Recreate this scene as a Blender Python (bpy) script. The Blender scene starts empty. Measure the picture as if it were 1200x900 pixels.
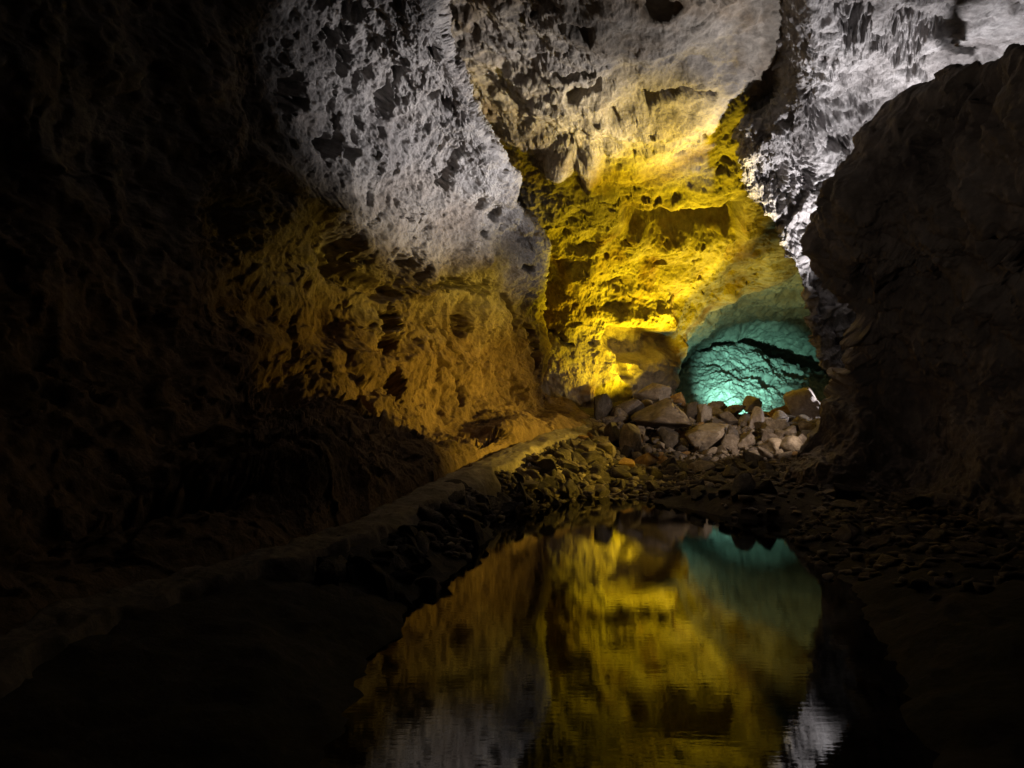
import bpy, math, random
import numpy as np
from mathutils import Vector, Euler

S = bpy.context.scene
COL = S.collection
rng = np.random.default_rng(7)
random.seed(7)
R = math.radians

# ------------------------------------------------------------------ camera, world, exposure
CAM_H, FOC, CX, CY, TILT = 1.6, 900.0, 600.0, 450.0, math.atan(20 / 900)
cam_d = bpy.data.cameras.new('camera')
cam_d.sensor_width = 36.0
cam_d.lens = 36.0 * FOC / 1200.0
cam_d.clip_start, cam_d.clip_end = 0.05, 300.0
cam = bpy.data.objects.new('camera', cam_d)
COL.objects.link(cam)
cam.location = (0, 0, CAM_H)
cam.rotation_euler = (math.pi / 2 + TILT, 0, 0)
S.camera = cam

world = bpy.data.worlds.new('World')
S.world = world
world.use_nodes = True
bg = world.node_tree.nodes['Background']
bg.inputs['Color'].default_value = (0, 0, 0, 1)          # deep underground: no daylight at all
bg.inputs['Strength'].default_value = 0.0

S.view_settings.view_transform = 'Standard'
S.view_settings.look = 'None'
S.view_settings.exposure = 0.0
S.view_settings.gamma = 1.0
S.render.engine = 'CYCLES'
S.cycles.max_bounces = 5
S.cycles.diffuse_bounces = 3
S.cycles.glossy_bounces = 3
S.cycles.sample_clamp_indirect = 3.0
S.cycles.use_denoising = True


def at(px, py, Y):
    """World point at depth Y along the floor for a direction seen at (px, py)."""
    a, b = (px - CX) / FOC, (CY - py) / FOC
    c, s = math.cos(TILT), math.sin(TILT)
    dx, dy, dz = a, c - b * s, s + b * c
    k = Y / dy
    return (dx * k, Y, CAM_H + dz * k)


def spot(name, loc, target, color, power, cone, blend, size=0.06):
    l = bpy.data.lights.new(name, 'SPOT')
    l.energy, l.color = power, color
    l.spot_size, l.spot_blend = R(cone), blend
    l.shadow_soft_size = size
    o = bpy.data.objects.new(name, l)
    COL.objects.link(o)
    o.location = loc
    d = Vector(target) - Vector(loc)
    o.rotation_euler = d.to_track_quat('-Z', 'Y').to_euler()
    return o


WHITE, YEL, AMB, TEAL = (1.0, 0.965, 0.985), (1.0, 0.70, 0.010), (1.0, 0.66, 0.07), (0.34, 0.95, 0.71)
# white floods standing behind the foot of the right-hand rock, thrown up at the left wall and the vault
def aim(loc, az, el, d=6.0):
    return (loc[0] + d * math.cos(R(az)) * math.cos(R(el)), loc[1] + d * math.sin(R(az)) * math.cos(R(el)), loc[2] + d * math.sin(R(el)))


LW = at(1020, 455, 12.7)
spot('flood_white', LW, aim(LW, 173, 35), WHITE, 4000, 44, 0.9)
spot('flood_white_wall', LW, at(622, 290, 16.6), WHITE, 500, 22, 1.0)
spot('flood_white_vault', at(1030, 450, 12.5), at(700, -20, 10.7), WHITE, 980, 44, 0.9)
LB = at(1062, 440, 12.3)
spot('flood_white_up', LB, at(950, 140, 13.0), WHITE, 1300, 66, 0.8)
spot('flood_white_edge', at(1040, 440, 12.5), at(918, 250, 13.8), WHITE, 1050, 40, 0.9)
LB2 = at(1105, 262, 11.5)
spot('flood_white_high', LB2, at(1085, 30, 10.7), WHITE, 480, 104, 0.8)
LR = at(1004, 446, 17.5)
spot('flood_white_low', LR, at(890, 492, 17.6), WHITE, 90, 66, 0.6)
spot('fill_warm_front', (-3.0, 1.5, 1.3), at(1070, 225, 9.8), (1.0, .86, .74), 150, 40, 1.0)  # added fill lamp, unseen left of the frame, lifts the dark buttress
spot('fill_warm_low', at(1014, 466, 12.9), at(815, 505, 17.3), (1.0, .80, .62), 480, 50, 1.0)  # added fill, unseen behind the buttress foot, brightens the rubble front
# yellow floods: beside the white ones, and behind the crest of the rubble
spot('flood_yellow_front', at(1024, 458, 12.8), at(748, 160, 14.4), YEL, 5600, 37, 1.0)
LY = at(835, 478, 20.0)
spot('flood_yellow', LY, aim(LY, 205, 62), YEL, 2100, 84, 0.5)
spot('flood_yellow_lip', LY, at(800, 214, 16.3), YEL, 5200, 36, 0.9)
LY2 = at(762, 466, 19.9)
spot('flood_yellow_wall', LY2, at(700, 390, 20.1), YEL, 480, 110, 0.7)
spot('flood_yellow_arch', LY, at(880, 318, 22.6), YEL, 800, 84, 0.8)
# amber floods on the left wall and the path
LA2 = at(1014, 462, 12.9)
spot('flood_amber_far', LR, at(575, 430, 15.8), AMB, 2000, 32, 1.0)
spot('flood_amber_across', LA2, at(545, 450, 14.4), AMB, 1600, 60, 1.0)
spot('flood_amber_path', LA2, at(572, 526, 12.8), AMB, 950, 36, 1.0)
# teal floods in the far chamber
LT = at(852, 482, 21.0)
spot('flood_teal', LT, at(866, 458, 26.6), TEAL, 5200, 34, 1.0)
spot('flood_teal_vault', at(862, 485, 22.9), at(880, 330, 22.9), TEAL, 190, 150, 0.6)
FLOODS = [LY, LY2, LT, at(862, 485, 22.9), LR]

# ------------------------------------------------------------------ noise in numpy
_P = np.random.default_rng(11).permutation(256).astype(np.int32)
_P = np.concatenate([_P, _P, _P])
_G = np.random.default_rng(12).normal(size=(256, 3)).astype(np.float32)
_G /= np.linalg.norm(_G, axis=1, keepdims=True)


def perlin(p):
    p = np.asarray(p, np.float32)
    i = np.floor(p).astype(np.int32)
    f = p - i
    u = f * f * f * (f * (f * 6 - 15) + 10)
    i &= 255
    out = 0
    for dx in (0, 1):
        wx = u[:, 0] if dx else 1 - u[:, 0]
        a = _P[(i[:, 0] + dx) & 255]
        for dy in (0, 1):
            wy = u[:, 1] if dy else 1 - u[:, 1]
            b = _P[(a + i[:, 1] + dy) & 255]
            for dz in (0, 1):
                wz = u[:, 2] if dz else 1 - u[:, 2]
                g = _G[_P[(b + i[:, 2] + dz) & 255]]
                d = g[:, 0] * (f[:, 0] - dx) + g[:, 1] * (f[:, 1] - dy) + g[:, 2] * (f[:, 2] - dz)
                out = out + wx * wy * wz * d
    return out * 1.5


def fbm(p, octv=4, gain=0.5, off=0.0):
    p = np.asarray(p, np.float32) + off
    s, a = 0, 1.0
    for _ in range(octv):
        s = s + a * perlin(p)
        p = p * 2.03 + 17.3
        a *= gain
    return s


def ridged(p, octv=4, gain=0.5, off=0.0):
    p = np.asarray(p, np.float32) + off
    s, a = 0, 1.0
    for _ in range(octv):
        s = s + a * (1 - np.abs(perlin(p)) * 2.2)
        p = p * 2.03 + 31.7
        a *= gain
    return s / 1.9


def billow(p, octv=4, gain=0.5, off=0.0):
    p = np.asarray(p, np.float32) + off
    s, a = 0, 1.0
    for _ in range(octv):
        s = s + a * (np.abs(perlin(p)) * 2.0 - 0.45)
        p = p * 2.03 + 11.9
        a *= gain
    return s


def worley(p, off=0.0):
    p = np.asarray(p, np.float32) + off
    i = np.floor(p).astype(np.int32)
    f = p - i
    best = np.full(len(p), 9.0, np.float32)
    cid = np.zeros(len(p), np.int32)
    for dx in (-1, 0, 1):
        for dy in (-1, 0, 1):
            for dz in (-1, 0, 1):
                h = _P[(_P[(_P[(i[:, 0] + dx) & 255] + i[:, 1] + dy) & 255] + i[:, 2] + dz) & 255]
                ox = _P[h] / 255.0
                oy = _P[(h + 71) & 255] / 255.0
                oz = _P[(h + 139) & 255] / 255.0
                d = (dx + ox - f[:, 0]) ** 2 + (dy + oy - f[:, 1]) ** 2 + (dz + oz - f[:, 2]) ** 2
                m = d < best
                best[m] = d[m]
                cid[m] = h[m]
    return np.sqrt(best), cid


def facet(p, off=0.0):
    """Broken-rock relief: every cell is a randomly tilted plane, with steps between cells."""
    p = np.asarray(p, np.float32) + off
    i = np.floor(p).astype(np.int32)
    f = p - i
    best = np.full(len(p), 9.0, np.float32)
    val = np.zeros(len(p), np.float32)
    for dx in (-1, 0, 1):
        for dy in (-1, 0, 1):
            for dz in (-1, 0, 1):
                h = _P[(_P[(_P[(i[:, 0] + dx) & 255] + i[:, 1] + dy) & 255] + i[:, 2] + dz) & 255]
                v = np.stack([f[:, 0] - dx - _P[h] / 255.0, f[:, 1] - dy - _P[(h + 71) & 255] / 255.0, f[:, 2] - dz - _P[(h + 139) & 255] / 255.0], 1)
                d = (v * v).sum(1)
                m = d < best
                best[m] = d[m]
                val[m] = (v[m] * _G[h[m]]).sum(1) + (_P[(h[m] + 33) & 255] / 255.0 - .5) * .5
    return val


def sst(a, b, x):
    t = np.clip((x - a) / (b - a), 0, 1)
    return t * t * (3 - 2 * t)


def ell(q, cx, cy, rx, ry, ang=0.0, soft=0.5):
    """1 inside an ellipse of the design sheet, 0 outside, soft rim."""
    c, s = math.cos(R(ang)), math.sin(R(ang))
    x, y = q[:, 0] - cx, q[:, 1] - cy
    d = np.sqrt(((x * c + y * s) / rx) ** 2 + ((-x * s + y * c) / ry) ** 2)
    return 1 - sst(1 - soft, 1.0 + soft * 0.3, d)


def seg(q, pts, w, soft=0.6):
    """1 along a polyline of the design sheet (crack)."""
    best = np.full(len(q), 1e9)
    for (ax, ay), (bx, by) in zip(pts[:-1], pts[1:]):
        vx, vy = bx - ax, by - ay
        t = np.clip(((q[:, 0] - ax) * vx + (q[:, 1] - ay) * vy) / (vx * vx + vy * vy), 0, 1)
        best = np.minimum(best, np.hypot(q[:, 0] - ax - t * vx, q[:, 1] - ay - t * vy))
    return 1 - sst(w * (1 - soft), w * 1.2, best)


def wobble(q, amp, fr=.07, off=0.0):
    x, y = q[:, 0] * fr + off, q[:, 1] * fr
    return q + np.stack([fbm(np.stack([x, y, x * 0 + k], 1), 4, .6) for k in (3.3, 8.1)], 1) * amp


# ------------------------------------------------------------------ materials
def rock_mat(name, cols, scale=0.8, rough=0.85, bump=0.03, fine=22.0, stain=None, stain_pos=None, spec=0.3, stretch=(1, 1, 1)):
    m = bpy.data.materials.new(name)
    m.use_nodes = True
    nt = m.node_tree
    N, L = nt.nodes, nt.links
    b = N['Principled BSDF']
    b.inputs['Roughness'].default_value = rough
    b.inputs['Specular IOR Level'].default_value = spec
    geo = N.new('ShaderNodeTexCoord')
    mp = N.new('ShaderNodeMapping')
    mp.inputs['Scale'].default_value = stretch
    L.new(geo.outputs['Object'], mp.inputs['Vector'])

    def noise(sc, det, ro=0.6, dist=0.0):
        n = N.new('ShaderNodeTexNoise')
        n.inputs['Scale'].default_value = sc
        n.inputs['Detail'].default_value = det
        n.inputs['Roughness'].default_value = ro
        n.inputs['Distortion'].default_value = dist
        L.new(mp.outputs['Vector'], n.inputs['Vector'])
        return n
    n1 = noise(scale, 8, 0.65, 0.4)
    ramp = N.new('ShaderNodeValToRGB')
    e = ramp.color_ramp.elements
    e[0].position, e[1].position = 0.30, 0.72
    e[0].color, e[1].color = (*cols[0], 1), (*cols[-1], 1)
    for k, c in enumerate(cols[1:-1]):
        x = e.new(0.30 + 0.42 * (k + 1) / (len(cols) - 1))
        x.color = (*c, 1)
    L.new(n1.outputs['Fac'], ramp.inputs['Fac'])
    n2 = noise(fine * 0.45, 6, 0.7)
    mul = N.new('ShaderNodeMapRange')
    mul.inputs['From Min'].default_value, mul.inputs['From Max'].default_value = 0.3, 0.7
    mul.inputs['To Min'].default_value, mul.inputs['To Max'].default_value = 0.62, 1.25
    L.new(n2.outputs['Fac'], mul.inputs['Value'])
    mx = N.new('ShaderNodeMix')
    mx.data_type, mx.blend_type = 'RGBA', 'MULTIPLY'
    mx.inputs['Factor'].default_value = 1.0
    L.new(ramp.outputs['Color'], mx.inputs[6])
    L.new(mul.outputs['Result'], mx.inputs[7])
    out = mx.outputs[2]
    if stain is not None:
        n3 = noise(scale * 0.6, 5, 0.6, 0.8)
        mr = N.new('ShaderNodeMapRange')
        mr.inputs['From Min'].default_value, mr.inputs['From Max'].default_value = 0.48, 0.66
        L.new(n3.outputs['Fac'], mr.inputs['Value'])
        fac = mr.outputs['Result']
        if stain_pos is not None:
            # rust comes with height on the wall: (z_full, z_none)
            sp = N.new('ShaderNodeSeparateXYZ')
            L.new(geo.outputs['Object'], sp.inputs['Vector'])
            ad = N.new('ShaderNodeMath')
            ad.operation = 'MULTIPLY_ADD'
            L.new(n1.outputs['Fac'], ad.inputs[0])
            ad.inputs[1].default_value = 2.5
            L.new(sp.outputs['Z'], ad.inputs[2])
            m3 = N.new('ShaderNodeMapRange')
            m3.inputs['From Min'].default_value, m3.inputs['From Max'].default_value = stain_pos[0] + 1.25, stain_pos[1] + 1.25
            m3.inputs['To Min'].default_value, m3.inputs['To Max'].default_value = 1.0, 0.0
            L.new(ad.outputs[0], m3.inputs['Value'])
            mm = N.new('ShaderNodeMath')
            mm.operation = 'MAXIMUM'
            sc = N.new('ShaderNodeMath')
            sc.operation = 'MULTIPLY'
            sc.inputs[1].default_value = 0.35
            L.new(fac, sc.inputs[0])
            L.new(sc.outputs[0], mm.inputs[0])
            L.new(m3.outputs['Result'], mm.inputs[1])
            fac = mm.outputs[0]
        m2 = N.new('ShaderNodeMix')
        m2.data_type, m2.blend_type = 'RGBA', 'MULTIPLY'
        L.new(fac, m2.inputs['Factor'])
        L.new(out, m2.inputs[6])
        m2.inputs[7].default_value = (*stain, 1)
        out = m2.outputs[2]
    L.new(out, b.inputs['Base Color'])
    # fine relief
    n4 = noise(fine, 8, 0.72)
    vor = N.new('ShaderNodeTexVoronoi')
    vor.inputs['Scale'].default_value = fine * 0.55
    L.new(mp.outputs['Vector'], vor.inputs['Vector'])
    sm = N.new('ShaderNodeMath')
    sm.operation = 'MULTIPLY_ADD'
    L.new(vor.outputs['Distance'], sm.inputs[0])
    sm.inputs[1].default_value = 0.35
    L.new(n4.outputs['Fac'], sm.inputs[2])
    bp = N.new('ShaderNodeBump')
    bp.inputs['Strength'].default_value = 0.9
    bp.inputs['Distance'].default_value = bump
    L.new(sm.outputs[0], bp.inputs['Height'])
    L.new(bp.outputs['Normal'], b.inputs['Normal'])
    return m


M = {}
M['left'] = rock_mat('left_wall_lava', [(.20, .18, .17), (.36, .335, .32), (.48, .45, .43)], 0.9, .88, .05, 14,
                     stain=(.62, .44, .26), stain_pos=(2.6, 4.6))
M['ceil'] = rock_mat('ceiling_lava', [(.13, .11, .09), (.24, .21, .175), (.35, .31, .27)], 0.7, .85, .04, 12,
                     stain=(.62, .50, .36), stretch=(1.0, 1.0, 2.0))
M['rear'] = rock_mat('rear_wall_lava', [(.16, .13, .10), (.33, .285, .23), (.42, .38, .32)], 1.1, .8, .04, 12,
                     stain=(.62, .44, .28))
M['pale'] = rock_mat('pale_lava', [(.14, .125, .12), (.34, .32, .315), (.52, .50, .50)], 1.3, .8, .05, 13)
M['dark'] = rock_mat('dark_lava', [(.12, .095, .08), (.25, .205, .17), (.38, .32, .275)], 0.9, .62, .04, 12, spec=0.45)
M['chamber'] = rock_mat('chamber_lava', [(.12, .11, .10), (.27, .25, .22), (.36, .34, .30)], 0.6, .85, .05, 8)
M['slope'] = rock_mat('slope_lava', [(.16, .15, .14), (.36, .34, .32), (.46, .44, .42)], 1.2, .8, .05, 7)
M['floor'] = rock_mat('floor_grit', [(.03, .025, .02), (.06, .05, .042), (.10, .085, .07)], 1.4, .9, .04, 16)
M['path'] = rock_mat('path_grit', [(.16, .13, .095), (.25, .21, .16), (.33, .28, .22)], 2.2, .92, .02, 24)
M['rock_brown'] = rock_mat('brown_rock', [(.11, .085, .065), (.21, .17, .14), (.33, .28, .24)], 2.0, .8, .03, 14)
M['rock_tan'] = rock_mat('tan_rock', [(.20, .155, .115), (.33, .27, .21), (.46, .39, .32)], 2.0, .85, .03, 14)
M['rock_rust'] = rock_mat('rust_rock', [(.22, .12, .05), (.40, .24, .10), (.50, .33, .16)], 2.0, .85, .03, 14)
M['rock_pale'] = rock_mat('pale_lit_rock', [(.34, .27, .24), (.50, .43, .40), (.64, .57, .54)], 1.6, .8, .03, 14)  # paleness partly stands in for white lamplight on the right crest
M['rock_dark'] = rock_mat('dark_rock', [(.055, .045, .038), (.11, .09, .075), (.18, .15, .13)], 2.0, .75, .03, 14)


def water_mat():
    m = bpy.data.materials.new('still_water')
    m.use_nodes = True
    nt = m.node_tree
    N, L = nt.nodes, nt.links
    b = N['Principled BSDF']
    b.inputs['Base Color'].default_value = (.004, .004, .003, 1)
    b.inputs['Roughness'].default_value = 0.015
    b.inputs['IOR'].default_value = 1.345
    tc = N.new('ShaderNodeTexCoord')
    mp = N.new('ShaderNodeMapping')
    mp.inputs['Scale'].default_value = (0.22, 1.0, 1.0)
    L.new(tc.outputs['Object'], mp.inputs['Vector'])
    n = N.new('ShaderNodeTexNoise')
    n.inputs['Scale'].default_value = 26.0
    n.inputs['Detail'].default_value = 4.0
    L.new(mp.outputs['Vector'], n.inputs['Vector'])
    bp = N.new('ShaderNodeBump')
    bp.inputs['Strength'].default_value = 1.0
    bp.inputs['Distance'].default_value = 0.0003
    L.new(n.outputs['Fac'], bp.inputs['Height'])
    L.new(bp.outputs['Normal'], b.inputs['Normal'])
    return m


M['water'] = water_mat()


# ------------------------------------------------------------------ mesh helpers
def link_mesh(name, V, F, mat, smooth=True):
    me = bpy.data.meshes.new(name)
    V = np.ascontiguousarray(V, np.float32)
    F = np.ascontiguousarray(F, np.int32)
    k = F.shape[1]
    me.vertices.add(len(V))
    me.vertices.foreach_set('co', V.ravel())
    me.loops.add(F.size)
    me.loops.foreach_set('vertex_index', F.ravel())
    me.polygons.add(len(F))
    me.polygons.foreach_set('loop_start', np.arange(0, F.size, k, dtype=np.int32))
    if smooth:
        me.polygons.foreach_set('use_smooth', np.ones(len(F), bool))
    me.update(calc_edges=True)
    me.materials.append(mat)
    o = bpy.data.objects.new(name, me)
    COL.objects.link(o)
    return o


def tag(o, label=None, cat=None, group=None, kind=None):
    if label:
        o['label'] = label
    if cat:
        o['category'] = cat
    if group:
        o['group'] = group
    if kind:
        o['kind'] = kind
    return o


def knots(n, *pairs):
    """n samples over a control index: pairs of (index, share of the samples used up to it)."""
    return np.interp(np.linspace(0, 1, n), [p[1] for p in pairs], [p[0] for p in pairs])


def cubic(ctrl, n, axis, t=None):
    """Catmull-Rom along one axis of a control grid, n samples."""
    c = np.moveaxis(np.asarray(ctrl, float), axis, 0)
    k = len(c)
    t = np.linspace(0, k - 1, n) if t is None else np.asarray(t)
    i = np.minimum(t.astype(int), k - 2)
    f = (t - i).reshape((-1,) + (1,) * (c.ndim - 1))
    p0 = np.where((i > 0).reshape(f.shape), c[np.maximum(i - 1, 0)], 2 * c[i] - c[i + 1])
    p1, p2 = c[i], c[i + 1]
    p3 = np.where((i < k - 2).reshape(f.shape), c[np.minimum(i + 2, k - 1)], 2 * c[i + 1] - c[i])
    out = 0.5 * (2 * p1 + (p2 - p0) * f + (2 * p0 - 5 * p1 + 4 * p2 - p3) * f ** 2 + (3 * p1 - p0 - 3 * p2 + p3) * f ** 3)
    return np.moveaxis(out, 0, axis)


def sheet(ctrl, nu, nv, disp, inward, tu=None, tv=None):
    """ctrl[u][v] = (px, py, Y) design points -> displaced vertex grid (nu, nv, 3)."""
    ctrl = np.asarray(ctrl, float)
    W3 = np.array([[at(*c) for c in col] for col in ctrl])
    Pw = cubic(cubic(W3, nu, 0, tu), nv, 1, tv)
    q = cubic(cubic(ctrl[..., :2], nu, 0, tu), nv, 1, tv).reshape(-1, 2)
    du = np.gradient(Pw, axis=0)
    dv = np.gradient(Pw, axis=1)
    n = np.cross(du, dv).reshape(-1, 3)
    n /= np.linalg.norm(n, axis=1, keepdims=True) + 1e-9
    P = Pw.reshape(-1, 3)
    mid = len(P) // 2 + nv // 2
    s = np.sign(np.sum(n * (np.asarray(inward) - P), axis=1).mean())
    n *= s if s else 1
    d = disp(P, q)
    return (P + n * d[:, None]), q


def grid_faces(nu, nv):
    a = np.arange(nu * nv).reshape(nu, nv)
    return np.stack([a[:-1, :-1], a[1:, :-1], a[1:, 1:], a[:-1, 1:]], -1).reshape(-1, 4)


AXIS = (1.5, 9.0, 3.0)

# ------------------------------------------------------------------ left rock wall
# rows: buried foot, foot at the path, bench front, bench back, low, mid, high, upper, lip, rolled back behind the lip
LWALL = [
    [(632, 520, 18.8), (640, 478, 19.0), (640, 470, 19.6), (628, 462, 20.0), (626, 440, 20.2), (626, 390, 20.0), (628, 340, 19.6), (628, 310, 19.2), (630, 285, 18.9), (622, 270, 20.0)],
    [(690, 520, 17.2), (690, 497, 17.2), (686, 485, 17.8), (642, 474, 18.3), (632, 440, 18.4), (631, 390, 18.1), (633, 345, 17.6), (633, 310, 17.1), (634, 285, 16.8), (626, 268, 18.8)],
    [(620, 545, 14.7), (620, 520, 14.8), (622, 497, 15.3), (600, 484, 16.4), (592, 440, 16.7), (590, 390, 16.6), (594, 330, 16.2), (600, 275, 15.7), (607, 232, 15.3), (598, 222, 17.4)],
    [(540, 585, 11.5), (540, 556, 11.6), (545, 520, 12.3), (535, 492, 13.8), (522, 440, 14.5), (518, 380, 14.7), (526, 300, 14.4), (548, 220, 14.0), (576, 165, 13.6), (566, 152, 15.7)],
    [(470, 630, 9.1), (470, 590, 9.2), (470, 532, 10.0), (455, 494, 11.8), (437, 430, 12.7), (432, 350, 13.0), (446, 250, 12.9), (482, 150, 12.6), (545, 95, 12.3), (536, 82, 14.4)],
    [(390, 675, 7.2), (390, 628, 7.3), (392, 545, 8.1), (372, 495, 9.9), (342, 420, 11.0), (334, 320, 11.5), (356, 190, 11.4), (420, 70, 11.2), (515, 42, 11.2), (506, 28, 13.4)],
    [(290, 715, 5.8), (290, 660, 5.9), (292, 552, 6.8), (270, 496, 8.6), (232, 400, 9.5), (224, 290, 9.9), (253, 130, 9.9), (342, -15, 9.9), (490, -20, 10.2), (482, -36, 12.4)],
    [(150, 770, 4.7), (150, 700, 4.8), (150, 560, 5.6), (120, 494, 7.1), (82, 380, 7.8), (74, 250, 8.2), (114, 60, 8.2), (235, -130, 8.3), (430, -135, 9.0), (425, -155, 11.0)],
    [(-50, 870, 3.4), (-50, 780, 3.5), (-50, 585, 4.2), (-80, 494, 5.4), (-120, 360, 6.0), (-120, 200, 6.4), (-60, -40, 6.6), (120, -270, 6.8), (350, -295, 7.6), (345, -325, 9.4)],
    [(-700, 1500, 1.7), (-700, 1300, 1.7), (-780, 800, 1.9), (-900, 520, 2.3), (-1000, 200, 2.5), (-1000, -200, 2.6), (-700, -800, 2.8), (-200, -1100, 3.2), (250, -900, 4.2), (250, -950, 5.6)],
]


def disp_left(P, q):
    x, y = q[:, 0], q[:, 1]
    up = sst(330, 200, y + (x - 520) * -0.55)                      # pitted upper panel
    lump = fbm(P * .55, 3, .5, 3.1) * .40 + fbm(P * 1.5, 3, .5, 9.0) * .10
    w = np.stack([fbm(P * 1.7, 3, .6, k * 9.1) for k in (1, 2, 3)], 1) * .3
    blk = facet(P * (1.5, 1.5, 1.1) + w, 7.0) * .10 + facet(P * (4.5, 4.0, 3.4) + w * 2, 3.0) * .045
    grain = fbm(P * 5.0, 6, .66, 2.0) * .045
    f1, c1 = worley(P * (1.6, 1.6, 2.0) + w, 4.2)
    f2, c2 = worley(P * (3.6, 3.4, 4.0) + w * 1.5, 8.8)
    rag = fbm(P * 9, 3, .6, 1.0) * .07
    pits = sst(.34, .14, f1 + rag) * ((c1 * 37) % 100 < 24) * .8 + sst(.38, .16, f2 + rag) * ((c2 * 53) % 100 < 34) * .34
    pits = pits * (.25 + .95 * sst(-.15, .35, fbm(P * .75, 2, .5, 31.)))
    d = lump + blk * (1 - .35 * up) + grain * (.8 + .5 * up) - pits * (.12 + .88 * up)
    # hollows one can point at
    qw = wobble(q, 9)
    for cx, cy, rx, ry, an, dep in [(396, 48, 20, 8, 10, .45), (407, 76, 11, 17, 20, .45), (452, 120, 12, 19, 20, .45), (532, 211, 15, 9, -25, .4),
                                    (507, 62, 9, 13, 0, .35), (470, 92, 9, 9, 0, .3), (525, 130, 10, 10, 0, .3), (540, 188, 6, 14, 20, .3),
                                    (398, 292, 26, 42, -15, .36), (330, 455, 44, 46, 0, .40), (476, 322, 32, 26, 25, .34), (455, 378, 9, 24, 8, .45),
                                    (457, 402, 10, 9, 0, .3), (575, 513, 15, 7, 0, .45), (460, 452, 9, 14, -30, .35), (543, 338, 40, 7, 0, .3),
                                    (270, 250, 42, 60, 20, .35), (554, 384, 8, 10, 0, .25), (345, 110, 14, 26, 25, .5), (220, 560, 90, 20, 0, .5)]:
        d -= dep * 1.5 * ell(qw, cx, cy, rx, ry, an, .6 if rx < 22 else .95)
    wob = fbm(np.stack([q[:, 0] * .05, q[:, 1] * .05, q[:, 0] * 0], 1), 3) * 7
    qq = q + wob[:, None]
    d -= .28 * seg(qq, [(503, 405), (510, 420), (526, 436), (540, 448), (546, 470)], 4.5)
    d -= .35 * seg(qq, [(380, 300), (440, 340), (470, 345)], 9)
    d += .22 * seg(qq, [(300, 180), (395, 262), (450, 305), (505, 345)], 16, .9)
    d -= .25 * seg(qq, [(596, 350), (606, 372), (606, 388)], 4)
    d -= .3 * seg(qq, [(620, 385), (624, 430)], 3)
    zf = np.interp(P[:, 1], [3.5, 7.3, 9.2, 11.6, 14.8, 17.6], [.39, .32, .37, .49, .78, 1.13])
    return d * (.25 + .75 * sst(.0, .6, P[:, 2] - zf))      # calmer where it meets the path


NU, NV = 760, 700
V, q = sheet(LWALL, NU, NV, disp_left, AXIS, knots(NU, (0, 0), (1, .05), (6, .86), (8, .97), (9, 1)), knots(NV, (0, 0), (1, .02), (5, .40), (8, .96), (9, 1)))
o = link_mesh('rock_wall', V, grid_faces(NU, NV), M['left'])
tag(o, 'long pitted lava wall beside the path, grey above, rusty and dark below', 'rock wall', kind='thing')

# ------------------------------------------------------------------ ceiling and rear wall (one skin, split at the dark recess)
CEIL = [  # rows of (px, py, Y), left to right; the last columns roll back behind the arch
    [(200, -900, 4.8), (420, -900, 4.6), (600, -900, 4.6), (760, -900, 4.6), (900, -900, 4.8), (1150, -900, 5.0)],
    [(360, -330, 8.4), (470, -330, 7.8), (600, -330, 7.5), (750, -330, 7.5), (900, -330, 7.7), (1100, -330, 8.2)],
    [(410, -120, 11.0), (500, -120, 10.1), (620, -120, 9.3), (740, -120, 9.3), (860, -120, 9.6), (1050, -120, 10.2)],
    [(460, 0, 12.8), (530, 0, 11.8), (630, 0, 10.9), (730, 0, 10.9), (840, 0, 11.2), (1000, 0, 12.2)],
    [(505, 95, 15.0), (575, 95, 13.9), (650, 95, 12.8), (735, 95, 12.7), (830, 95, 13.0), (980, 95, 14.2)],
    [(560, 175, 16.8), (615, 175, 15.6), (672, 178, 14.8), (745, 180, 14.7), (830, 182, 15.0), (970, 185, 16.4)],
    [(580, 232, 18.2), (632, 232, 17.3), (685, 234, 16.9), (755, 236, 17.2), (835, 238, 17.6), (960, 240, 18.4)],
    [(600, 285, 19.2), (645, 285, 18.6), (695, 287, 18.6), (755, 289, 18.9), (835, 290, 19.4), (955, 288, 20.4)],
    [(600, 340, 20.1), (645, 340, 19.5), (698, 342, 19.6), (750, 338, 20.0), (812, 330, 20.8), (938, 314, 22.2)],
    [(600, 400, 20.5), (645, 400, 19.9), (695, 400, 20.2), (740, 396, 20.6), (790, 384, 21.2), (826, 372, 22.4)],
    [(600, 445, 20.7), (645, 445, 20.1), (692, 445, 20.4), (735, 443, 20.8), (775, 440, 21.3), (795, 425, 22.2)],
    [(600, 490, 20.7), (645, 490, 20.1), (692, 490, 20.3), (735, 490, 20.7), (770, 490, 21.3), (788, 490, 22.0)],
    [(600, 540, 20.7), (645, 540, 20.1), (692, 540, 20.3), (735, 540, 20.7), (768, 540, 21.4), (788, 540, 22.0)],
]
CEIL = [list(c) for c in zip(*CEIL)]
for i_, c_ in enumerate(CEIL[-1]):
    pass
# one more column that turns the arch edge back into the rock
CEIL.append([(px - 22, py + 4, Y + 1.3) if k >= 8 else (px + 150, py, Y + .8) for k, (px, py, Y) in enumerate(CEIL[-1])])


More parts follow.
